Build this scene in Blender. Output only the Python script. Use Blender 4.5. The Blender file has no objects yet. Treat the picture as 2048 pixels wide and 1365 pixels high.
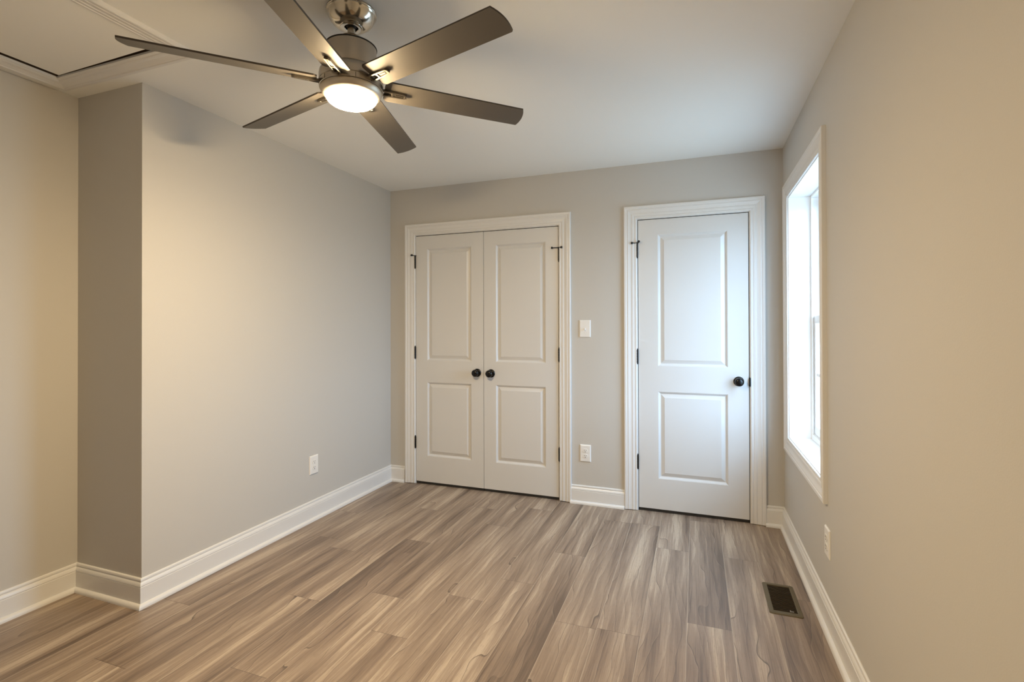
import bpy, bmesh, math, random
from mathutils import Vector, Matrix

S = bpy.context.scene
COL = S.collection
PI = math.pi

# ---------------------------------------------------------------- camera
def make_camera():
    yaw, pitch, roll = 0.350868, 0.005391, -0.002493
    c, s = math.cos(yaw), math.sin(yaw)
    fw = Vector((-s, c, 0)); r = Vector((c, s, 0)); u = Vector((0, 0, 1))
    cp, sp = math.cos(pitch), math.sin(pitch)
    fw2 = fw * cp + u * sp; u2 = u * cp - fw * sp
    cr, sr = math.cos(roll), math.sin(roll)
    r3 = r * cr + u2 * sr; u3 = u2 * cr - r * sr
    cam = bpy.data.cameras.new('camera')
    cam.sensor_fit = 'HORIZONTAL'; cam.sensor_width = 36.0
    cam.lens = 1003.52 * 36.0 / 2048.0
    cam.shift_y = -35.49 / 2048.0
    cam.clip_start = 0.02
    o = bpy.data.objects.new('camera', cam); COL.objects.link(o)
    m = Matrix((r3, u3, -fw2)).transposed().to_4x4()
    m.translation = Vector((2.41986, -3.62852, 1.29879))
    o.matrix_world = m
    S.camera = o
make_camera()

# ---------------------------------------------------------------- view, sky, daylight
S.view_settings.view_transform = 'Standard'
S.view_settings.look = 'None'
S.view_settings.gamma = 1.0
S.view_settings.use_curve_mapping = False
S.view_settings.exposure = 0.13
S.cycles.max_bounces = 14
S.cycles.diffuse_bounces = 9
S.cycles.transparent_max_bounces = 12
S.cycles.caustics_reflective = False
S.cycles.caustics_refractive = False
S.cycles.sample_clamp_indirect = 6.0
S.cycles.use_denoising = True

SKY_STRENGTH = 17.5
LAMP_STRENGTH = 515.0

W = 2.951      # room width: left wall x=0, right wall x=W
H = 2.44       # ceiling height
YJ = -2.028    # where the left wall steps back
XA = -0.464    # recessed part of the left wall
YR = -4.26     # wall behind the camera

def make_world():
    w = bpy.data.worlds.new('overcast_sky'); S.world = w; w.use_nodes = True
    n = w.node_tree.nodes; l = w.node_tree.links; n.clear()
    tc = n.new('ShaderNodeTexCoord'); sep = n.new('ShaderNodeSeparateXYZ')
    mr = n.new('ShaderNodeMapRange'); mr.inputs[1].default_value = -0.10; mr.inputs[2].default_value = 0.9
    cr = n.new('ShaderNodeValToRGB')
    e = cr.color_ramp.elements
    e[0].position = 0.0; e[0].color = (0.165, 0.220, 0.265, 1)
    e[1].position = 1.0; e[1].color = (0.52, 0.75, 1.05, 1)
    k = cr.color_ramp.elements.new(0.13); k.color = (0.42, 0.595, 0.83, 1)
    bg = n.new('ShaderNodeBackground'); bg.inputs[1].default_value = SKY_STRENGTH
    out = n.new('ShaderNodeOutputWorld')
    l.new(tc.outputs['Generated'], sep.inputs[0]); l.new(sep.outputs[2], mr.inputs[0])
    l.new(mr.outputs[0], cr.inputs[0]); l.new(cr.outputs[0], bg.inputs[0]); l.new(bg.outputs[0], out.inputs[0])
make_world()

def make_portal():
    d = bpy.data.lights.new('window_portal', 'AREA')
    d.shape = 'RECTANGLE'; d.size = 0.86; d.size_y = 1.46
    d.cycles.is_portal = True
    o = bpy.data.objects.new('window_portal', d); COL.objects.link(o)
    o.location = (3.175, -0.615, 1.345)
    o.rotation_euler = (PI / 2, 0, PI / 2)      # shines towards -x
make_portal()

# ---------------------------------------------------------------- materials
def mat(name, col, rough=0.5, metal=0.0, spec=0.5, bump=None, emit=None, estr=0.0):
    m = bpy.data.materials.new(name); m.use_nodes = True
    n = m.node_tree.nodes; l = m.node_tree.links
    b = n['Principled BSDF']
    b.inputs['Base Color'].default_value = (*col, 1)
    b.inputs['Roughness'].default_value = rough
    b.inputs['Metallic'].default_value = metal
    b.inputs['Specular IOR Level'].default_value = spec
    if emit:
        b.inputs['Emission Color'].default_value = (*emit, 1)
        b.inputs['Emission Strength'].default_value = estr
    if bump:
        sc, st, dist = bump
        tc = n.new('ShaderNodeTexCoord'); no = n.new('ShaderNodeTexNoise')
        no.inputs['Scale'].default_value = sc; no.inputs['Detail'].default_value = 3
        bp = n.new('ShaderNodeBump'); bp.inputs['Strength'].default_value = st; bp.inputs['Distance'].default_value = dist
        l.new(tc.outputs['Object'], no.inputs['Vector']); l.new(no.outputs[0], bp.inputs['Height'])
        l.new(bp.outputs[0], b.inputs['Normal'])
    return m

M_WALL = mat('warm_grey_wall_paint', (0.552, 0.540, 0.514), 0.62, spec=0.3, bump=(220, 0.10, 0.002))
M_CEIL = mat('ceiling_paint', (0.86, 0.868, 0.850), 0.75, spec=0.2, bump=(200, 0.08, 0.002))
M_TRIM = mat('white_semigloss_trim', (0.735, 0.737, 0.735), 0.30, spec=0.5)
M_DOOR = mat('white_satin_door', (0.660, 0.662, 0.660), 0.36, spec=0.5, bump=(320, 0.05, 0.001))
M_BLACK = mat('matte_black_hardware', (0.004, 0.004, 0.0045), 0.24, spec=0.35)
M_RUBBER = mat('black_rubber', (0.012, 0.012, 0.012), 0.7)
M_PLATE = mat('white_plastic_plate', (0.80, 0.80, 0.79), 0.3)
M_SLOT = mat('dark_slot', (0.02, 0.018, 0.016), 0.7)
M_VINYL = mat('white_vinyl', (0.86, 0.87, 0.87), 0.35)
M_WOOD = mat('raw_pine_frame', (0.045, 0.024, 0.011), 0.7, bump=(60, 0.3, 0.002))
M_BRONZE = mat('bronze_register', (0.135, 0.108, 0.060), 0.45, metal=0.4)
M_LOUVER = mat('dark_bronze_louver', (0.085, 0.062, 0.040), 0.45, metal=0.3)
M_PIT = mat('painted_dark_hollow', (0.006, 0.005, 0.004), 0.9)  # near-black colour painted in for the shade of hollow spaces
M_LEVER = mat('worn_steel_lever', (0.42, 0.40, 0.37), 0.4, metal=0.6)

def nickel(name, col, rough, aniso):
    m = mat(name, col, rough, metal=1.0)
    n = m.node_tree.nodes; l = m.node_tree.links; b = n['Principled BSDF']
    tc = n.new('ShaderNodeTexCoord'); mp = n.new('ShaderNodeMapping'); mp.inputs['Scale'].default_value = (20, 20, 900)
    no = n.new('ShaderNodeTexNoise'); no.inputs['Scale'].default_value = 1.0; no.inputs['Detail'].default_value = 2
    mr = n.new('ShaderNodeMapRange'); mr.inputs[3].default_value = rough - aniso; mr.inputs[4].default_value = rough + aniso
    l.new(tc.outputs['Object'], mp.inputs[0]); l.new(mp.outputs[0], no.inputs['Vector'])
    l.new(no.outputs[0], mr.inputs[0]); l.new(mr.outputs[0], b.inputs['Roughness'])
    return m
M_NICKEL = nickel('brushed_nickel', (0.46, 0.42, 0.36), 0.30, 0.05)
M_CHROME = nickel('polished_nickel', (0.62, 0.57, 0.49), 0.16, 0.03)
M_RING = nickel('satin_nickel', (0.62, 0.56, 0.47), 0.42, 0.04)
M_LIT_LINING = mat('lit_white_window_lining', (0.86, 0.865, 0.87), 0.35)  # trim white made lighter to carry the daylight on the lining
M_BRACKET = nickel('dull_nickel', (0.20, 0.178, 0.145), 0.42, 0.04)
M_BLADE = mat('painted_nickel_blade', (0.125, 0.112, 0.095), 0.50, metal=0.20, spec=0.45, bump=(400, 0.03, 0.001))
M_BLADE_EDGE = mat('dark_blade_edge', (0.06, 0.048, 0.036), 0.5)
M_LENS = mat('lit_frosted_lens', (0.9, 0.85, 0.75), 0.5, emit=(1.0, 0.745, 0.43), estr=LAMP_STRENGTH)

def glass_mat():
    m = bpy.data.materials.new('clear_window_glass'); m.use_nodes = True
    n = m.node_tree.nodes; l = m.node_tree.links; n.clear()
    t = n.new('ShaderNodeBsdfTransparent'); t.inputs[0].default_value = (0.96, 0.98, 0.97, 1)
    g = n.new('ShaderNodeBsdfGlossy'); g.inputs['Roughness'].default_value = 0.02
    f = n.new('ShaderNodeFresnel'); ge = n.new('ShaderNodeNewGeometry')
    mr = n.new('ShaderNodeMapRange'); mr.inputs[3].default_value = 1.3; mr.inputs[4].default_value = 1 / 1.3   # same reflectance on both faces of the pane
    l.new(ge.outputs['Backfacing'], mr.inputs[0]); l.new(mr.outputs[0], f.inputs[0])
    mx = n.new('ShaderNodeMixShader'); o = n.new('ShaderNodeOutputMaterial')
    l.new(f.outputs[0], mx.inputs[0]); l.new(t.outputs[0], mx.inputs[1]); l.new(g.outputs[0], mx.inputs[2])
    l.new(mx.outputs[0], o.inputs[0])
    return m
M_GLASS = glass_mat()

def floor_mat():
    m = bpy.data.materials.new('vinyl_plank_wood'); m.use_nodes = True
    nt = m.node_tree; n = nt.nodes; l = nt.links; b = n['Principled BSDF']
    def math_(op, a, c=None, clamp=False):
        x = n.new('ShaderNodeMath'); x.operation = op; x.use_clamp = clamp
        for i, v in enumerate((a, c)):
            if v is None: continue
            if isinstance(v, (int, float)): x.inputs[i].default_value = v
            else: l.new(v, x.inputs[i])
        return x.outputs[0]
    def noise(vec, sx, sy, detail=2.0, rough=0.5, w=0.0):
        mp = n.new('ShaderNodeMapping'); mp.inputs['Scale'].default_value = (sx, sy, 1); mp.inputs['Location'].default_value = (w, w * 1.7, w)
        l.new(vec, mp.inputs[0])
        t = n.new('ShaderNodeTexNoise'); t.inputs['Scale'].default_value = 1; t.inputs['Detail'].default_value = detail
        t.inputs['Roughness'].default_value = rough
        l.new(mp.outputs[0], t.inputs['Vector']); return t.outputs[0]
    def mapr(v, a, c, d=0.0, e=1.0, smooth=False):
        x = n.new('ShaderNodeMapRange'); x.inputs[1].default_value = a; x.inputs[2].default_value = c
        x.inputs[3].default_value = d; x.inputs[4].default_value = e
        if smooth: x.interpolation_type = 'SMOOTHSTEP'
        l.new(v, x.inputs[0]); return x.outputs[0]
    def mix(f, a, c, mode='MIX'):
        x = n.new('ShaderNodeMix'); x.data_type = 'RGBA'; x.blend_type = mode
        if isinstance(f, (int, float)): x.inputs[0].default_value = f
        else: l.new(f, x.inputs[0])
        for i, v in ((6, a), (7, c)):
            if isinstance(v, tuple): x.inputs[i].default_value = (*v, 1)
            else: l.new(v, x.inputs[i])
        return x.outputs[2]
    uv = n.new('ShaderNodeUVMap'); uv.uv_map = 'grain'
    ed = n.new('ShaderNodeUVMap'); ed.uv_map = 'edge'
    tone = n.new('ShaderNodeAttribute'); tone.attribute_name = 'tone'
    P = uv.outputs[0]
    sp = n.new('ShaderNodeSeparateXYZ'); l.new(P, sp.inputs[0])
    # knots: sparse cells along the plank that bend the grain
    mp = n.new('ShaderNodeMapping'); mp.inputs['Scale'].default_value = (6.0, 1.9, 1); l.new(P, mp.inputs[0])
    vo = n.new('ShaderNodeTexVoronoi'); vo.inputs['Scale'].default_value = 1; vo.inputs['Randomness'].default_value = 0.85
    l.new(mp.outputs[0], vo.inputs['Vector'])
    knot = mapr(vo.outputs['Distance'], 0.0, 0.42, 1.0, 0.0, True)
    warp1 = noise(P, 5.0, 1.0, 1.5, 0.4, 3.0)
    warp2 = noise(P, 16.0, 5.0, 1.0, 0.4, 7.0)
    F = math_('MULTIPLY', sp.outputs[0], 26.0)
    F = math_('ADD', F, math_('MULTIPLY', warp1, 6.0))
    F = math_('ADD', F, math_('MULTIPLY', warp2, 1.0))
    F = math_('ADD', F, math_('MULTIPLY', knot, 0.25))
    fr = math_('FRACT', F)
    line = mapr(fr, 0.0, 0.060, 1.0, 0.0, True)                    # thin dark growth lines
    side = mapr(fr, 0.0, 1.0, 0.0, 1.0)                              # soft ramp beside each line
    gate = mapr(noise(P, 12.0, 1.6, 2.0, 0.5, 11.0), 0.36, 0.50, 0.0, 1.0, True)
    line = math_('MULTIPLY', line, gate)
    glint = math_('MULTIPLY', mapr(fr, 0.90, 0.985, 0.0, 1.0, True), gate)
    band = noise(P, 13.0, 0.8, 2.5, 0.5, 17.0)
    band = math_('ADD', band, math_('MULTIPLY', math_('SUBTRACT', warp1, 0.5), 0.35))
    fine = noise(P, 240.0, 5.0, 3.0, 0.65, 23.0)
    pore = noise(P, 420.0, 26.0, 2.0, 0.6, 29.0)
    t = mapr(band, 0.28, 0.72, 0.0, 1.0)
    t = math_('ADD', t, math_('MULTIPLY', math_('SUBTRACT', tone.outputs['Fac'], 0.5), 0.16))
    streak = noise(P, 70.0, 1.8, 2.0, 0.6, 41.0)
    t = math_('ADD', t, math_('MULTIPLY', math_('SUBTRACT', fine, 0.5), 0.95))
    t = math_('ADD', t, math_('MULTIPLY', math_('SUBTRACT', streak, 0.5), 0.75))
    t = math_('ADD', t, math_('MULTIPLY', math_('SUBTRACT', side, 0.5), 0.16))
    t = math_('SUBTRACT', t, math_('MULTIPLY', knot, 0.07), True)
    cr = n.new('ShaderNodeValToRGB'); e = cr.color_ramp.elements
    e[0].position = 0.0; e[0].color = (0.112, 0.077, 0.054, 1)
    e[1].position = 1.0; e[1].color = (0.465, 0.378, 0.288, 1)
    k = e.new(0.38); k.color = (0.225, 0.164, 0.120, 1)
    k = e.new(0.68); k.color = (0.305, 0.232, 0.172, 1)
    l.new(t, cr.inputs[0])
    col = mix(math_('MULTIPLY', line, 0.85), mix(math_('MULTIPLY', glint, 0.10), cr.outputs[0], (0.50, 0.41, 0.32)), (0.060, 0.040, 0.028))
    col = mix(math_('MULTIPLY', mapr(pore, 0.58, 0.72), 0.42), col, (0.10, 0.07, 0.05))
    # seams: long ones painted pale for light on the bevel, end joints dark
    se = n.new('ShaderNodeSeparateXYZ'); l.new(ed.outputs[0], se.inputs[0])
    seam_l = mapr(se.outputs[0], 0.0007, 0.0017, 1.0, 0.0)
    seam_e = mapr(se.outputs[1], 0.0008, 0.0018, 1.0, 0.0)
    col = mix(math_('MULTIPLY', seam_l, 0.55), col, (0.50, 0.43, 0.34))
    col = mix(math_('MULTIPLY', seam_e, 0.60), col, (0.08, 0.055, 0.04))
    l.new(col, b.inputs['Base Color'])
    rg = mapr(fine, 0.3, 0.7, 0.40, 0.50); l.new(rg, b.inputs['Roughness'])
    b.inputs['Specular IOR Level'].default_value = 1.0
    hgt = math_('SUBTRACT', math_('MULTIPLY', fine, 0.25), math_('MULTIPLY', line, 0.25))
    hgt = math_('SUBTRACT', hgt, math_('MULTIPLY', math_('MAXIMUM', seam_l, seam_e), 1.2))
    bp = n.new('ShaderNodeBump'); bp.inputs['Strength'].default_value = 0.22; bp.inputs['Distance'].default_value = 0.001
    l.new(hgt, bp.inputs['Height']); l.new(bp.outputs[0], b.inputs['Normal'])
    return m
M_FLOOR = floor_mat()

# ---------------------------------------------------------------- mesh helpers
class MB:
    def __init__(s): s.v = []; s.f = []; s.mi = []
    def add(s, vs, fs, mi=0):
        k = len(s.v); s.v += [tuple(v) for v in vs]
        for f in fs: s.f.append(tuple(i + k for i in f)); s.mi.append(mi)
        return s
    def box(s, x0, x1, y0, y1, z0, z1, mi=0, M=None):
        vs = [Vector((x, y, z)) for z in (z0, z1) for y in (y0, y1) for x in (x0, x1)]
        if M is not None: vs = [M @ v for v in vs]
        return s.add(vs, [(0, 2, 3, 1), (4, 5, 7, 6), (0, 1, 5, 4), (2, 6, 7, 3), (0, 4, 6, 2), (1, 3, 7, 5)], mi)
    def lathe(s, prof, M=None, seg=48, mi=0):
        """prof: (radius, height) along local z"""
        M = M or Matrix.Identity(4)
        rings = []; vs = []; fs = []
        for r, z in prof:
            if r < 1e-6:
                rings.append([len(vs)]); vs.append(M @ Vector((0, 0, z)))
            else:
                rings.append(list(range(len(vs), len(vs) + seg)))
                vs += [M @ Vector((r * math.cos(2 * PI * i / seg), r * math.sin(2 * PI * i / seg), z)) for i in range(seg)]
        for a, b in zip(rings, rings[1:]):
            if len(a) == 1 and len(b) == 1: continue
            for i in range(seg):
                j = (i + 1) % seg
                if len(a) == 1: fs.append((a[0], b[j], b[i]))
                elif len(b) == 1: fs.append((a[i], a[j], b[0]))
                else: fs.append((a[i], a[j], b[j], b[i]))
        return s.add(vs, fs, mi)
    def cyl(s, p, q, r, seg=20, mi=0):
        p, q = Vector(p), Vector(q); d = q - p
        M = Matrix.Translation(p) @ d.to_track_quat('Z', 'Y').to_matrix().to_4x4()
        return s.lathe([(0, 0), (r, 0), (r, d.length), (0, d.length)], M, seg, mi)
    def ball(s, c, r, seg=20, mi=0):
        return s.lathe([(r * math.sin(PI * i / 10), -r * math.cos(PI * i / 10)) for i in range(11)], Matrix.Translation(Vector(c)), seg, mi)
    def prism(s, pts, z0, z1, M=None, mi=0):
        M = M or Matrix.Identity(4); k = len(pts)
        vs = [M @ Vector((x, y, z0)) for x, y in pts] + [M @ Vector((x, y, z1)) for x, y in pts]
        fs = [tuple(range(k - 1, -1, -1)), tuple(range(k, 2 * k))] + [(i, (i + 1) % k, k + (i + 1) % k, k + i) for i in range(k)]
        return s.add(vs, fs, mi)
    def obj(s, name, mats, parent=None, smooth=None, bevel=0.0, loc=None):
        me = bpy.data.meshes.new(name); me.from_pydata(s.v, [], s.f)
        for m in (mats if isinstance(mats, (list, tuple)) else [mats]): me.materials.append(m)
        me.polygons.foreach_set('material_index', s.mi)
        bm = bmesh.new(); bm.from_mesh(me); bmesh.ops.recalc_face_normals(bm, faces=bm.faces); bm.to_mesh(me); bm.free()
        if smooth is not None:
            me.polygons.foreach_set('use_smooth', [True] * len(me.polygons))
            me.set_sharp_from_angle(angle=math.radians(smooth))
        me.update()
        o = bpy.data.objects.new(name, me); COL.objects.link(o)
        if parent: o.parent = parent
        if loc: o.location = loc
        if bevel:
            b = o.modifiers.new('bevel', 'BEVEL'); b.width = bevel; b.segments = 2; b.limit_method = 'ANGLE'
        return o

def tag(o, label, cat, group=None):
    o['label'] = label; o['category'] = cat
    if group: o['group'] = group
    return o
def struct(o, label, cat):
    o['kind'] = 'structure'; return tag(o, label, cat)
def empty(name, loc, label, cat, group=None):
    o = bpy.data.objects.new(name, None); COL.objects.link(o); o.location = loc; o.empty_display_size = 0.05
    return tag(o, label, cat, group)

def sweep(mb, path, prof, fmap, closed=False, segs=None, caps=True, mi=0):
    """path: 2D points; prof: (offset to the left of the path, depth); mitred corners"""
    P = [Vector(p) for p in path]; k = len(P)
    def nrm(a, b):
        d = (b - a).normalized(); return Vector((-d.y, d.x))
    rings = []
    for i in range(k):
        prv = P[i - 1] if (i > 0 or closed) else None
        nxt = P[(i + 1) % k] if (i < k - 1 or closed) else None
        if prv is None: m = nrm(P[i], nxt)
        elif nxt is None: m = nrm(prv, P[i])
        else:
            a, b = nrm(prv, P[i]), nrm(P[i], nxt); m = (a + b) / (1 + a.dot(b))
        rings.append([Vector(fmap(P[i].x + m.x * o, P[i].y + m.y * o, d)) for o, d in prof])
    idx = segs if segs is not None else list(range(k if closed else k - 1))
    n = len(prof)
    for i in idx:
        A, B = rings[i], rings[(i + 1) % k]
        vs = A + B
        fs = [(j, (j + 1) % n, n + (j + 1) % n, n + j) for j in range(n)]
        if caps: fs += [tuple(range(n)), tuple(range(2 * n - 1, n - 1, -1))]
        mb.add(vs, fs, mi)
    return mb

# ---------------------------------------------------------------- floor
def build_floor():
    random.seed(11)
    w = 0.1813; x_ref = 1.11; L = 1.225
    joints = {0: -1.817, -1: -1.557, 1: -1.45, 2: -1.222, 3: -0.835, 4: -1.485, 5: -0.25, 6: -0.575, 7: -1.30, 8: -0.578,
              9: -0.93, -2: -0.971, -3: -1.711, -4: -1.217, -5: -1.115, -6: -0.72, -7: -1.5, -8: -0.4, -9: -1.9}
    x0, x1, y0, y1 = XA - 0.08, W + 0.08, YR - 0.08, 0.13
    me = bpy.data.meshes.new('floor'); bm = bmesh.new()
    g = bm.loops.layers.uv.new('grain'); e = bm.loops.layers.uv.new('edge'); tl = bm.faces.layers.float.new('tone')
    def quad(xa, xb, ya, yb, gu, gv, flip, tone, real):
        # edge coordinates hold the distance to the nearest plank edge, so split each plank into strips
        xs = [xa, xa + 0.004, xb - 0.004, xb] if xb - xa > 0.01 else [xa, xb]
        ys = [ya, ya + 0.004, yb - 0.004, yb] if yb - ya > 0.01 else [ya, yb]
        for i in range(len(xs) - 1):
            for j in range(len(ys) - 1):
                vs = [bm.verts.new((x, y, 0)) for x, y in ((xs[i], ys[j]), (xs[i + 1], ys[j]), (xs[i + 1], ys[j + 1]), (xs[i], ys[j + 1]))]
                f = bm.faces.new(vs); f[tl] = tone
                for lp in f.loops:
                    X, Y = lp.vert.co.x, lp.vert.co.y
                    lx = X - real[0]; ly = Y - real[2]
                    if flip: lx = w - lx; ly = L - ly
                    lp[g].uv = (lx + gu, ly + gv)
                    lp[e].uv = (min(X - real[0], real[1] - X), min(Y - real[2], real[3] - Y))
    k = -10
    while True:
        xa, xb = x_ref + k * w, x_ref + (k + 1) * w
        if xa > x1: break
        if xb > x0:
            y = joints.get(k, random.uniform(-1.2, 0)); 
            while y < y1: y += L
            while y > y0:
                ya, yb = y - L, y
                cx0, cx1, cy0, cy1 = max(xa, x0), min(xb, x1), max(ya, y0), min(yb, y1)
                if cx1 - cx0 > 1e-4 and cy1 - cy0 > 1e-4:
                    quad(cx0, cx1, cy0, cy1, random.choice((0.0, 3.0, 7.0, 12.0)), random.choice((0, 5.0, 9.0)), random.random() < 0.35, random.random(), (xa, xb, ya, yb))
                y -= L
        k += 1
    # body of the slab below the planks
    vs = [bm.verts.new((x, y, z)) for z in (-0.1, -0.0005) for y in (y0, y1) for x in (x0, x1)]
    for f in [(0, 2, 3, 1), (0, 1, 5, 4), (2, 6, 7, 3), (0, 4, 6, 2), (1, 3, 7, 5)]: bm.faces.new([vs[i] for i in f])
    bm.normal_update(); bm.to_mesh(me); bm.free()
    me.materials.append(M_FLOOR)
    o = bpy.data.objects.new('floor', me); COL.objects.link(o)
    struct(o, 'brown-grey wood-look plank floor running towards the closet doors', 'floor')
build_floor()

# ---------------------------------------------------------------- hatch opening dimensions, ceiling
HX0, HX1, HY0, HY1 = -0.306, 0.391, -3.575, -2.202
def build_ceiling():
    b = MB(); x0, x1, y0, y1 = XA - 0.1, W + 0.2, YR - 0.1, 0.12; z0, z1 = H, H + 0.02
    b.box(x0, HX0 - 0.02, y0, y1, z0, z1); b.box(HX1 + 0.02, x1, y0, y1, z0, z1)
    b.box(HX0 - 0.02, HX1 + 0.02, y0, HY0 - 0.02, z0, z1); b.box(HX0 - 0.02, HX1 + 0.02, HY1 + 0.02, y1, z0, z1)
    struct(b.obj('ceiling', M_CEIL), 'flat off-white painted ceiling', 'ceiling')
build_ceiling()

# ---------------------------------------------------------------- walls
CX0, CX1 = 0.2425, 1.4635          # closet jamb faces
DX0, DX1 = 2.0365, 2.7515          # single door jamb faces
JT, JTOP = 0.018, 2.047
WY0, WY1, WZ0, WZ1 = -1.036, -0.195, 0.620, 2.072   # window lining faces
def build_walls():
    b = MB().box(-0.1, 0.0, YJ, 0.12, 0, H)
    struct(b.obj('wall_left', M_WALL), 'long light grey wall on the left of the closet doors', 'wall')
    b = MB().box(XA, -0.1, YJ, YJ + 0.1, 0, H)
    struct(b.obj('wall_return', M_WALL), 'narrow wall facing the camera where the left wall steps back', 'wall')
    b = MB().box(XA - 0.1, XA, YR, YJ + 0.1, 0, H)
    struct(b.obj('wall_alcove', M_WALL), 'wall at the far left edge under the attic hatch', 'wall')
    b = MB().box(XA - 0.1, W + 0.2, YR - 0.1, YR, 0, H)
    struct(b.obj('wall_rear', M_WALL), 'wall behind the camera', 'wall')
    b = MB(); t = 0.12
    b.box(0.0, CX0 - JT, 0, t, 0, H).box(CX1 + JT, DX0 - JT, 0, t, 0, H).box(DX1 + JT, W, 0, t, 0, H)
    b.box(CX0 - JT, CX1 + JT, 0, t, JTOP + JT, H).box(DX0 - JT, DX1 + JT, 0, t, JTOP + JT, H)
    struct(b.obj('wall_back', M_WALL), 'back wall holding the double closet doors and the single door', 'wall')
    b = MB(); X1 = W + 0.2
    y0, y1, z0, z1 = WY0 - JT, WY1 + JT, WZ0 - JT, WZ1 + JT
    b.box(W, X1, YR, y0, 0, H).box(W, X1, y1, 0.12, 0, H).box(W, X1, y0, y1, 0, z0).box(W, X1, y0, y1, z1, H)
    struct(b.obj('wall_right', M_WALL), 'right wall with the window, warm beige in the lamp light', 'wall')
    b = MB().box(CX0 - 0.1, DX1 + 0.1, t, t + 0.05, 0, H)  # black slab, its colour standing in for the shade behind the doors
    struct(b.obj('dark_closet_backing', M_PIT), 'black backing slab painted as the shade behind the closed doors', 'wall')
build_walls()

# ---------------------------------------------------------------- baseboards
BASE = [(0, 0), (.0150, 0), (.0150, .0945), (.0128, .0955), (.0128, .0985), (.0148, .1000), (.0138, .1060), (.0110, .1130),
        (.0085, .1165), (.0060, .1175), (.0060, .1195), (.0085, .1205), (.0090, .1255), (.0070, .1305), (.0030, .1330), (0, .1330)]
SHOE = [(.0150, 0), (.0300, 0), (.0298, .0060), (.0285, .0120), (.0255, .0170), (.0210, .0200), (.0150, .0215)]
def build_baseboards():
    pa = [(0.142, 0), (0, 0), (0, YJ), (XA, YJ), (XA, YR), (W, YR), (W, 0), (2.840, 0)]
    pb = [(1.942, 0), (1.550, 0)]
    names = [('baseboard_back', pa, [0, 6], 'short white baseboard pieces in the two back corners'),
             ('baseboard_left', pa, [1], 'long white baseboard along the left wall'),
             ('baseboard_return', pa, [2], 'short white baseboard on the wall facing the camera'),
             ('baseboard_alcove', pa, [3], 'white baseboard on the recessed wall at the far left edge'),
             ('baseboard_rear', pa, [4], 'white baseboard behind the camera'),
             ('baseboard_right', pa, [5], 'long white baseboard along the right wall under the window'),
             ('baseboard_middle', pb, [0], 'white baseboard between the closet casing and the single door casing')]
    for nm, p, sg, lab in names:
        o = sweep(MB(), p, BASE, lambda a, b, d: (a, b, d), segs=sg).obj(nm, M_TRIM, smooth=28)
        struct(o, lab, 'baseboard')
        sweep(MB(), p, SHOE, lambda a, b, d: (a, b, d), segs=sg).obj('shoe_molding', M_TRIM, o, smooth=35)
build_baseboards()

# ---------------------------------------------------------------- casings and doors
CASING = [(0, 0), (0, .0085), (.0030, .0105), (.0110, .0110), (.0135, .0085), (.0170, .0085), (.0195, .0110), (.0240, .0125),
          (.0330, .0130), (.0360, .0110), (.0420, .0115), (.0520, .0140), (.0610, .0170), (.0640, .0150), (.0690, .0150),
          (.0715, .0180), (.0760, .0190), (.0850, .0190), (.0885, .0165), (.0885, 0)]
def door_trim(name, x0, x1, lab):
    """casing round a door opening (children: the jamb lining)"""
    r = 0.005
    path = [(x1 + r, 0.004), (x1 + r, JTOP + r), (x0 - r, JTOP + r), (x0 - r, 0.004)]
    # outward is to the right of this path, so mirror the profile
    prof = [(-o, d) for o, d in CASING]
    o = sweep(MB(), path, prof, lambda a, b, d: (a, -d, b)).obj(name, M_TRIM, smooth=24)
    struct(o, lab, 'trim')
    j = MB()
    j.box(x0 - JT, x0, 0.0, 0.12, 0, JTOP + JT).box(x1, x1 + JT, 0.0, 0.12, 0, JTOP + JT).box(x0, x1, 0.0, 0.12, JTOP, JTOP + JT)
    j.obj('door_jamb', M_TRIM, o)
    g = 0.0052  # dark strips added as the shade in the gaps round the door
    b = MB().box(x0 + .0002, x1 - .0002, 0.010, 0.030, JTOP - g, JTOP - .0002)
    b.obj('gap_shade', M_SLOT, o)
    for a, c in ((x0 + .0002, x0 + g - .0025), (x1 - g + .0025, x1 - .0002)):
        MB().box(a, c, 0.012, 0.030, 0.0, JTOP - g).obj('gap_shade', M_SLOT, o)
    return o
TRIM_CLOSET = door_trim('trim_1', CX0, CX1, 'white moulded casing round the double closet doors')
TRIM_DOOR = door_trim('trim_2', DX0, DX1, 'white moulded casing round the single door beside the window')
def build_strike():
    MB().box(DX1 - .0015, DX1 + .002, -0.004, 0.030, 0.898, 0.956).obj('strike_plate', M_BLACK, TRIM_DOOR)
    pts = [(-.012, .898), (-.0035, .898), (-.0035, .956), (-.012, .956), (-.0155, .945), (-.0155, .909)]
    M = Matrix(((0, 0, 1, 0), (1, 0, 0, 0), (0, 1, 0, 0), (0, 0, 0, 1)))
    MB().prism(pts, DX1 - .001, DX1 + .0045, M).obj('strike_lip', M_BLACK, TRIM_DOOR)
build_strike()

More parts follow.
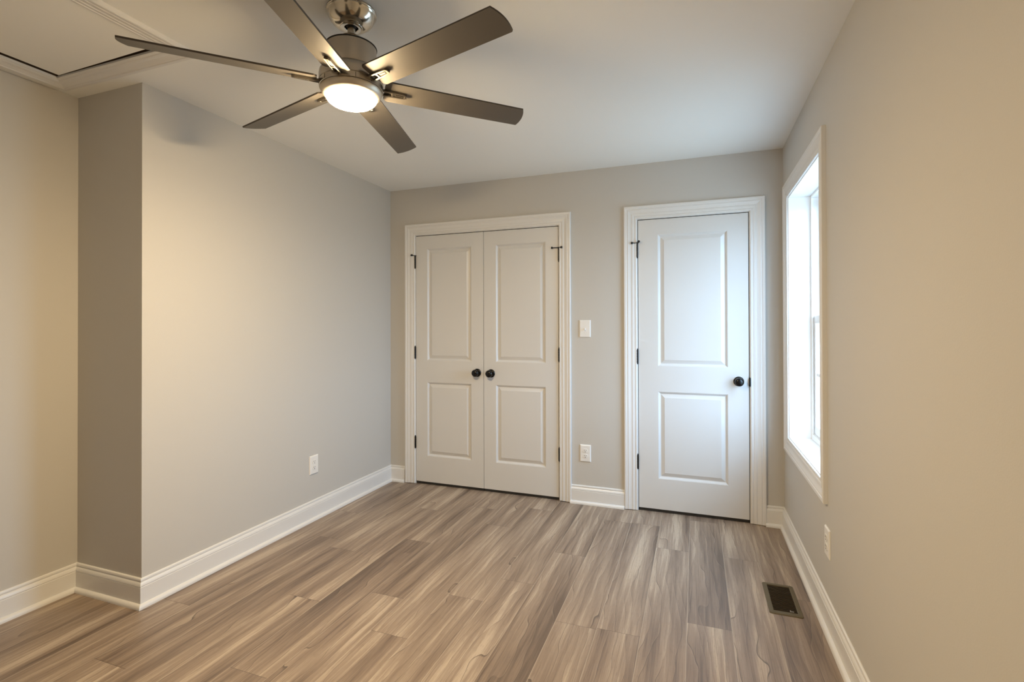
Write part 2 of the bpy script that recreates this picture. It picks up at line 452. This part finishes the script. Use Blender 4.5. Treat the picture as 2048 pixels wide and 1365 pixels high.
PANEL_RINGS = [(0, 0), (.0012, .0016), (.0040, .0026), (.0120, .0122), (.0155, .0138), (.0175, .0138), (.0400, .0042), (.0420, .0034)]
PZ = [(0.234, 0.839), (1.018, 1.934)]
def door_leaf(name, x0, x1, px, lab, yf=0.0025):
    z0, z1 = 0.022, 2.0415; b = MB(); th = 0.035
    xs = [x0, px[0], px[1], x1]; zs = [z0, PZ[0][0], PZ[0][1], PZ[1][0], PZ[1][1], z1]
    for i in range(3):
        for k in range(5):
            a, c, d, e = xs[i], xs[i + 1], zs[k], zs[k + 1]
            if i == 1 and k in (1, 3):
                prev = None
                for off, dep in PANEL_RINGS:
                    q = [(a + off, yf + dep, d + off), (c - off, yf + dep, d + off), (c - off, yf + dep, e - off), (a + off, yf + dep, e - off)]
                    if prev:
                        for j in range(4): b.add([prev[j], prev[(j + 1) % 4], q[(j + 1) % 4], q[j]], [(0, 1, 2, 3)])
                    prev = q
                b.add(prev, [(0, 1, 2, 3)])
            else:
                b.add([(a, yf, d), (c, yf, d), (c, yf, e), (a, yf, e)], [(0, 1, 2, 3)])
    Y = yf + th
    b.add([(x0, Y, z0), (x1, Y, z0), (x1, Y, z1), (x0, Y, z1)], [(0, 3, 2, 1)])
    for A, B in (((x0, z0), (x1, z0)), ((x1, z0), (x1, z1)), ((x1, z1), (x0, z1)), ((x0, z1), (x0, z0))):
        b.add([(A[0], yf, A[1]), (A[0], Y, A[1]), (B[0], Y, B[1]), (B[0], yf, B[1])], [(0, 1, 2, 3)])
    # weld
    me = bpy.data.meshes.new(name); me.from_pydata(b.v, [], b.f); me.materials.append(M_DOOR)
    bm = bmesh.new(); bm.from_mesh(me); bmesh.ops.remove_doubles(bm, verts=bm.verts, dist=1e-5)
    bmesh.ops.recalc_face_normals(bm, faces=bm.faces); bm.to_mesh(me); bm.free()
    o = bpy.data.objects.new(name, me); COL.objects.link(o)
    MB().box(x0 + .001, x1 - .001, yf + .006, yf + .030, 0.003, z0).obj('under_door_shade', M_SLOT, o)  # black strip added as the shade under the door
    return struct(o, lab, 'door')

def knob(door, x, z, yf=0.0025):
    M = Matrix.Translation((x, yf, z)) @ Matrix.Rotation(PI / 2, 4, 'X')     # local z -> -y
    prof_r = [(0, 0), (.0320, 0), (.0325, .0030), (.0300, .0065), (.0250, .0090), (.0150, .0105), (0, .0105)]
    k = MB().lathe([(0, .010), (.0115, .010), (.0110, .0220), (.0130, .0270), (.0200, .0310), (.0262, .0375), (.0285, .0445),
                    (.0278, .0520), (.0235, .0590), (.0170, .0635), (.0090, .0655), (0, .0660)], M).obj('knob', M_BLACK, door, smooth=40)
    MB().lathe(prof_r, M).obj('rosette', M_BLACK, k, smooth=40)

def hinge(door, x, zc, leaf_dir, stop=None):
    """black butt hinge: knuckle proud of the face, thin leaf beside it"""
    y = -0.0045; h = 0.0945
    b = MB(); n = 5
    for i in range(n):
        a = zc - h / 2 + h * i / n
        b.cyl((x, y, a + .0005), (x, y, a + h / n - .0005), 0.0072, 16)
    b.cyl((x, y, zc - h / 2 - .003), (x, y, zc + h / 2 + .003), 0.0045, 12)
    b.ball((x, y, zc + h / 2 + .003), 0.0052).ball((x, y, zc - h / 2 - .003), 0.0052)
    b.box(min(x, x + leaf_dir * .007), max(x, x + leaf_dir * .007), -0.0005, 0.0035, zc - .0445, zc + .0445)
    o = b.obj('hinge', M_BLACK, door, smooth=40)
    if stop:
        z = zc + h / 2 + .006
        s = MB()
        s.lathe([(.004, -.003), (.0105, -.003), (.0105, .003), (.004, .003)], Matrix.Translation((x, y, z)), 20)
        for (dx, dy, dz) in stop:
            p = Vector((x, y, z)); q = Vector((x + dx, y + dy, z + dz))
            s.cyl(p, q, 0.0032, 12)
            d = (q - p).normalized()
            s.cyl(q - d * .004, q + d * .007, 0.0078, 16)
        s.obj('door_stop', M_RUBBER, o, smooth=40)

HZ = (1.829, 1.082, 0.343)
def build_doors():
    d1 = door_leaf('door_1', 0.2455, 0.8520, (0.3505, 0.7470), 'left leaf of the white two-panel double closet doors')
    d2 = door_leaf('door_2', 0.8555, 1.4590, (0.9570, 1.3605), 'right leaf of the white two-panel double closet doors')
    d3 = door_leaf('door_3', 2.0405, 2.7470, (2.1735, 2.6200), 'single white two-panel door with one black knob, next to the window')
    knob(d1, 0.7985, 0.930); knob(d2, 0.9165, 0.928); knob(d3, 2.686, 0.928)
    for i, z in enumerate(HZ):
        hinge(d1, 0.2400, z, -1, [(-.016, -.022, .003), (-.030, -.004, .004)] if i == 0 else None)
        hinge(d2, 1.4655, z, 1, [(-.050, -.006, 0), (.022, -.010, 0)] if i == 0 else None)
        hinge(d3, 2.0342, z, -1, [(-.033, -.012, 0), (.012, -.020, .006)] if i == 0 else None)
build_doors()

# ---------------------------------------------------------------- window
def build_window():
    r = 0.005
    path = [(WY0 - r, WZ0 - r), (WY1 + r, WZ0 - r), (WY1 + r, WZ1 + r), (WY0 - r, WZ1 + r)]
    prof = [(-o, d) for o, d in CASING]
    root = sweep(MB(), path, prof, lambda a, b, d: (W - d, a, b), closed=True, caps=False).obj('window_1', M_TRIM, smooth=24)
    struct(root, 'white double-hung window with moulded casing in the right wall', 'window')
    XI, XF, XO = W, 3.068, 3.170
    j = MB()
    j.box(XI, XF, WY0 - JT, WY0, WZ0 - JT, WZ1 + JT).box(XI, XF, WY1, WY1 + JT, WZ0 - JT, WZ1 + JT)
    j.box(XI, XF, WY0, WY1, WZ0 - JT, WZ0).box(XI, XF, WY0, WY1, WZ1, WZ1 + JT)
    j.obj('window_lining', M_LIT_LINING, root)
    # vinyl master frame with tracks
    f = MB(); a, c, d, e = WY0, WY1, WZ0, WZ1; t = 0.014
    f.box(XF, XO, a - JT, a + t, d - JT, e + JT).box(XF, XO, c - t, c + JT, d - JT, e + JT)
    f.box(XF, XO, a + t, c - t, d - JT, d + 0.032).box(XF, XO, a + t, c - t, e - t, e + JT)
    f.box(XF, XF + .010, c - t - .007, c - t, d + .032, e - t).box(XF, XF + .010, a + t, a + t + .007, d + .032, e - t)
    f.box(3.112, 3.118, c - t - .007, c - t, d + .032, e - t).box(3.112, 3.118, a + t, a + t + .007, d + .032, e - t)
    f.obj('window_frame', M_VINYL, root, bevel=0.0015)
    def sash(name, x0, x1, z0, z1, top, bot):
        y0, y1 = a + t + .004, c - t - .004; st = 0.034; s = MB()
        s.box(x0, x1, y0, y0 + st, z0, z1).box(x0, x1, y1 - st, y1, z0, z1)
        s.box(x0, x1, y0 + st, y1 - st, z0, z0 + bot).box(x0, x1, y0 + st, y1 - st, z1 - top, z1)
        o = s.obj(name, M_VINYL, root, bevel=0.003)
        xm = (x0 + x1) / 2
        MB().box(xm - .002, xm + .002, y0 + st - .004, y1 - st + .004, z0 + bot - .004, z1 - top + .004).obj('glass_pane', M_GLASS, o)
        m = MB(); zc = (z0 + bot + z1 - top) / 2; yc = (y0 + y1) / 2
        m.box(xm - .007, xm - .0025, y0 + st, y1 - st, zc - .009, zc + .009).box(xm - .007, xm - .0025, yc - .009, yc + .009, z0 + bot, zc - .009).box(xm - .007, xm - .0025, yc - .009, yc + .009, zc + .009, z1 - top)
        m.obj('grille_bars', M_VINYL, o)
        return o
    lo = sash('lower_sash', 3.080, 3.111, WZ0 + 0.034, 1.356, 0.046, 0.050)
    up = sash('upper_sash', 3.119, 3.150, 1.318, WZ1 - 0.024, 0.042, 0.040)
    lk = MB().box(3.070, 3.082, -0.66, -0.57, 1.338, 1.352); lk.cyl((3.076, -.615, 1.352), (3.076, -.615, 1.362), .012)
    lk.obj('sash_lock', M_VINYL, lo)
    g = MB()
    for i in range(4): g.box(3.119, 3.128, WY1 - .022 - .010, WY1 - .022 - .002, 1.372 + i * .012, 1.379 + i * .012)
    g.obj('balance_shoe', M_PLATE, up)
build_window()

# ---------------------------------------------------------------- outlets and switch
def plate_mesh(w, h, t, bev):
    b = MB()
    b.add([(-w/2, 0, -h/2), (w/2, 0, -h/2), (w/2, 0, h/2), (-w/2, 0, h/2)], [(0, 1, 2, 3)])
    r = [(0, 0), (0, t * .35), (bev * .4, t * .8), (bev, t)]; prev = None
    for off, d in r:
        q = [(-w/2 + off, -d, -h/2 + off), (w/2 - off, -d, -h/2 + off), (w/2 - off, -d, h/2 - off), (-w/2 + off, -d, h/2 - off)]
        if prev:
            for j in range(4): b.add([prev[j], prev[(j + 1) % 4], q[(j + 1) % 4], q[j]], [(0, 1, 2, 3)])
        prev = q
    b.add(prev, [(0, 1, 2, 3)])
    return b
def outlet(loc, rz, lab):
    t = empty('wall_outlet', loc, lab, 'outlet', 'duplex outlets around the room'); t.rotation_euler = (0, 0, rz)
    plate_mesh(0.080, 0.124, 0.0075, 0.006).obj('cover_plate', M_PLATE, t)
    for s in (1, -1):
        z = s * 0.0195; pts = []
        for i in range(28):
            an = 2 * PI * i / 28; pts.append((.0172 * math.cos(an), max(-.0135, min(.0135, .0172 * math.sin(an))) + z))
        M = Matrix(((1, 0, 0, 0), (0, 0, -1, 0), (0, 1, 0, 0), (0, 0, 0, 1)))   # (x,y,z)->(x,-z,y)
        rc = MB().prism(pts, .0065, .0100, M).obj('receptacle', M_PLATE, t)
        sl = MB().box(-.0075, -.0052, -.0104, -.0085, z - .0005, z + .0085).box(.0052, .0072, -.0104, -.0085, z + .0005, z + .0080)
        sl.prism([(.0030 * math.cos(2 * PI * i / 14), .0030 * math.sin(2 * PI * i / 14) + z - .0075) for i in range(14)], .0085, .0104, M)
        sl.obj('socket_slots', M_SLOT, rc)
    M = Matrix.Translation((0, -.0070, 0)) @ Matrix.Rotation(PI / 2, 4, 'X')
    MB().lathe([(0, 0), (.0034, 0), (.0034, .0012), (.0015, .0018), (0, .0018)], M, 16).obj('screw', M_PLATE, t)
outlet((0.0, -0.9125, 0.369), PI / 2, 'white duplex outlet low on the long left wall')
outlet((1.6610, 0.0, 0.368), 0, 'white duplex outlet between the closet casing and the single door, below the light switch')
outlet((W, -1.135, 0.366), -PI / 2, 'white duplex outlet on the right wall below the window')
def light_switch():
    t = empty('light_switch', (1.6610, 0, 1.2775), 'white toggle light switch between the closet casing and the single door', 'light switch')
    plate_mesh(0.082, 0.126, 0.0075, 0.006).obj('cover_plate', M_PLATE, t)
    MB().box(-.0055, .0055, -.0080, -.0070, -.0125, .0125).obj('toggle_collar', M_PLATE, t)
    M = Matrix.Translation((0, -.006, 0)) @ Matrix.Rotation(math.radians(24), 4, 'X')
    b = MB(); v = [(-.0045, 0, -.004), (.0045, 0, -.004), (.0045, 0, .004), (-.0045, 0, .004), (-.0036, -.021, -.003), (.0036, -.021, -.003), (.0036, -.021, .003), (-.0036, -.021, .003)]
    b.add([M @ Vector(p) for p in v], [(0, 1, 2, 3), (4, 7, 6, 5), (0, 4, 5, 1), (1, 5, 6, 2), (2, 6, 7, 3), (3, 7, 4, 0)])
    b.obj('toggle', M_PLATE, t, bevel=.001)
    for s in (1, -1):
        M = Matrix.Translation((0, -.0070, s * .030)) @ Matrix.Rotation(PI / 2, 4, 'X')
        MB().lathe([(0, 0), (.0032, 0), (.0032, .0012), (.0015, .0018), (0, .0018)], M, 16).obj('screw', M_PLATE, t)
light_switch()

# ---------------------------------------------------------------- floor register
def floor_register():
    cx, cy = 2.7965, -0.953; w, l = 0.138, 0.290; iw, il = 0.098, 0.243
    t = empty('floor_register', (cx, cy, 0), 'bronze metal floor register with dark louvers set in the floor beside the right wall', 'floor vent')
    def rr(hw, hl, r, z):
        pts = []
        for sx, sy, a0 in ((1, 1, 0), (-1, 1, 90), (-1, -1, 180), (1, -1, 270)):
            for i in range(5):
                a = math.radians(a0 + 22.5 * i); pts.append((sx * (hw - r) + r * math.cos(a), sy * (hl - r) + r * math.sin(a), z))
        return pts
    b = MB(); rings = [rr(w/2, l/2, .010, 0), rr(w/2, l/2, .010, .002), rr(w/2 - .004, l/2 - .004, .008, .0048), rr(iw/2 + .003, il/2 + .003, .001, .0058), rr(iw/2, il/2, .0005, .0050), rr(iw/2, il/2, .0005, .0003)]
    for A, B in zip(rings, rings[1:]):
        k = len(A); b.add(A + B, [(i, (i + 1) % k, k + (i + 1) % k, k + i) for i in range(k)])
    b.obj('face_plate', M_BRONZE, t, smooth=30)
    MB().box(-iw/2, iw/2, -il/2, il/2, .0002, .0008).obj('duct_opening', M_PIT, t)  # flat black plate painted as the shade down the duct
    s = MB(); n = 19
    for i in range(n):
        y = -il/2 + (i + .5) * il / n
        M = Matrix.Translation((0, y, .0030)) @ Matrix.Rotation(math.radians(-40), 4, 'X')
        s.box(-iw/2, iw/2, -.0022, .0022, -.0010, .0010, 0, M)
    s.obj('louvers', M_LOUVER, t)
    lv = MB().box(.020, .034, -il/2 + .007, -il/2 + .011, .004, .0075); lv.box(.018, .022, -il/2 + .005, -il/2 + .013, .004, .0095)
    lv.obj('damper_lever', M_LEVER, t, bevel=.0008)
floor_register()

# ---------------------------------------------------------------- attic hatch
def attic_hatch():
    t = empty('attic_hatch', (HX0, HY1, H), 'pull-down attic hatch with white moulded casing in the ceiling at the left', 'attic hatch')
    o = Vector((HX0, HY1, H))
    prof = [(-a * .085 / .0885, d) for a, d in CASING]
    path = [(HX0, HY0), (HX1, HY0), (HX1, HY1), (HX0, HY1)]
    sweep(MB(), path, prof, lambda a, b, d: (a - o.x, b - o.y, -d), closed=True, caps=False).obj('hatch_casing', M_TRIM, t, smooth=24)
    f = MB(); k = .019; h = 0.19
    def bx(x0, x1, y0, y1, z0, z1): f.box(x0 - o.x, x1 - o.x, y0 - o.y, y1 - o.y, z0, z1)
    bx(HX0 - k, HX0, HY0 - k, HY1 + k, .0, h); bx(HX1, HX1 + k, HY0 - k, HY1 + k, .0, h)
    bx(HX0, HX1, HY0 - k, HY0, .0, h); bx(HX0, HX1, HY1, HY1 + k, .0, h); bx(HX0 - k, HX1 + k, HY0 - k, HY1 + k, h, h + .01)
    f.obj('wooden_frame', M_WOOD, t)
    x0, x1, y0 = HX0 + .032, HX1 - .001, HY0 + .006
    ya, yb = HY1 - .008, HY1 - .020
    pts = [(x0 - o.x, y0 - o.y), (x1 - o.x, y0 - o.y), (x1 - o.x, yb - o.y), (x0 - o.x, ya - o.y)]
    MB().prism(pts, -.004, .003).obj('hatch_panel', M_CEIL, t)
    q = [(x0 + .004 - o.x, y0 - o.y), (x1 - .004 - o.x, y0 - o.y), (x1 - .004 - o.x, yb - .003 - o.y), (x0 + .004 - o.x, ya - .003 - o.y)]
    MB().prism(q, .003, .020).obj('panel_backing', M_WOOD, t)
attic_hatch()

# ---------------------------------------------------------------- ceiling fan
def ceiling_fan():
    C = Vector((1.2548, -2.1276, H))
    t = empty('ceiling_fan', C, 'six-blade brushed nickel ceiling fan with a glowing round light', 'ceiling fan')
    def L(name, prof, m, parent=t, sm=35, seg=64): return MB().lathe([(r, z - H) for r, z in prof], None, seg).obj(name, m, parent, smooth=sm)
    cn = L('canopy', [(0, 2.4399), (.0845, 2.4399), (.0870, 2.4360), (.0870, 2.4320), (.0850, 2.4300), (.0870, 2.4285), (.0872, 2.4255), (.0855, 2.4235),
                      (.0830, 2.4180), (.0780, 2.4080), (.0690, 2.3960), (.0560, 2.3860), (.0440, 2.3810), (.0400, 2.3800), (.0385, 2.3780), (.0370, 2.3775),
                      (.0250, 2.3780), (.0235, 2.3800), (.0235, 2.3900), (0, 2.3900)], M_CHROME)
    MB().lathe([(0, 2.3895 - H), (.0232, 2.3895 - H), (.0190, 2.3830 - H), (.0130, 2.3800 - H), (0, 2.3800 - H)]).obj('hanger_ball', M_SLOT, cn, smooth=50)
    L('downrod', [(0, 2.386), (.0135, 2.386), (.0135, 2.330), (0, 2.330)], M_NICKEL)
    L('downrod_cover', [(0, 2.345), (.0170, 2.345), (.0300, 2.3435), (.0380, 2.3400), (.0420, 2.3340), (.0435, 2.3250), (.0435, 2.302), (0, 2.302)], M_NICKEL)
    mh = L('motor_housing', [(0, 2.3040), (.0860, 2.3040), (.0880, 2.3020), (.0880, 2.2500), (.0890, 2.2180), (.0870, 2.2140), (0, 2.2140)], M_NICKEL)
    L('housing_rim', [(.0850, 2.3035), (.0895, 2.3035), (.0900, 2.3050), (.0895, 2.3065), (.0850, 2.3065), (.0850, 2.3035)], M_SLOT, mh)
    hub = L('blade_hub', [(0, 2.2220), (.0900, 2.2220), (.1030, 2.2170), (.1095, 2.2080), (.1115, 2.1960), (.1115, 2.1740), (.1090, 2.1725), (.1090, 2.1705), (.1110, 2.1695),
                          (.1110, 2.1530), (.1085, 2.1520), (0, 2.1520)], M_NICKEL)
    for k in range(12):
        a = math.radians(15 + 30 * k); M = Matrix.Rotation(a, 4, 'Z')
        MB().box(.1095, .1117, -.0008, .0008, 2.1535 - H, 2.1690 - H, 0, M).obj('hub_seam', M_SLOT, hub)
    lr = L('light_ring', [(0, 2.1515), (.1075, 2.1515), (.1080, 2.1495), (.1070, 2.1440), (.1035, 2.1370), (.0985, 2.1310), (.0930, 2.1270), (.0905, 2.1262), (.0896, 2.1270), (.0894, 2.1310), (0, 2.1310)], M_RING)
    L('ring_gap', [(.1040, 2.1523), (.1084, 2.1523), (.1084, 2.1513), (.1040, 2.1513), (.1040, 2.1523)], M_SLOT, lr)
    L('light_lens', [(.0890, 2.1300), (.0890, 2.1255), (.0872, 2.1190), (.0825, 2.1120), (.0740, 2.1055), (.0610, 2.1010), (.0430, 2.0980), (.0210, 2.0966), (0, 2.0962)], M_LENS)
    # six pitched blades
    zb = 2.1730 - H; pit = math.radians(-14.4); th0 = math.radians(-14.97)
    w0, w1, r0, R = 0.104, 0.100, 0.116, 0.680
    out = []
    # outline in (radial, tangential), counter-clockwise
    lo = [(r0 + .006, -w0 / 2), (R - .012, -w1 / 2)]
    out += lo
    for i in range(1, 9):
        s = -1 + 2 * i / 9; out.append((R - .012 + (s + 1) / 2 * .010 + .011 * (1 - s * s), s * w1 / 2))
    out += [(R - .001, w1 / 2 * .96), (R - .004, w1 / 2), (r0 + .016, w0 / 2), (r0 + .004, w0 / 2 - .012), (r0, -w0 / 2 + .030), (r0 + .001, -w0 / 2 + .008)]
    def blade_mesh():
        b = MB(); k = len(out)
        b.add([(x, y, -.003) for x, y in out], [tuple(range(k - 1, -1, -1))], 0)
        b.add([(x, y, .003) for x, y in out], [tuple(range(k))], 0)
        vs = [(x, y, -.003) for x, y in out] + [(x, y, .003) for x, y in out]
        b.add(vs, [(i, (i + 1) % k, k + (i + 1) % k, k + i) for i in range(k)], 1)
        return b
    def bracket_mesh():
        b = MB(); z0, z1 = -.0125, -.0030
        b.prism([(.106, -.0140), (.130, -.0140), (.190, -.0115), (.199, -.0070), (.199, -.0045), (.168, -.0070), (.108, -.0085)], z0, z1)
        b.prism([(.108, .0085), (.168, .0070), (.199, .0045), (.199, .0070), (.190, .0115), (.130, .0140), (.106, .0140)], z0, z1)
        b.box(.190, .1990, -.0060, .0060, z0, z1).box(.143, .151, -.0085, .0085, z0, z1)
        b.box(.151, .191, -.0075, .0075, z0 + .003, z1)
        b.box(.156, .186, -.0026, .0026, z0 + .0005, z1)
        b.box(.100, .112, -.0100, .0100, z0 + .001, z1 + .004)
        return b
    first = None
    for k in range(6):
        Mx = Matrix.Translation((0, 0, zb)) @ Matrix.Rotation(th0 + k * PI / 3, 4, 'Z') @ Matrix.Rotation(pit, 4, 'X')
        if first is None:
            b = blade_mesh().obj('fan_blade', [M_BLADE, M_BLADE_EDGE], t)
            br = bracket_mesh().obj('blade_bracket', M_BRACKET, b, bevel=.0012)
            first = (b, br)
        else:
            b = first[0].copy(); COL.objects.link(b); b.parent = t
            br = first[1].copy(); COL.objects.link(br); br.parent = b
        b.matrix_local = Mx
ceiling_fan()
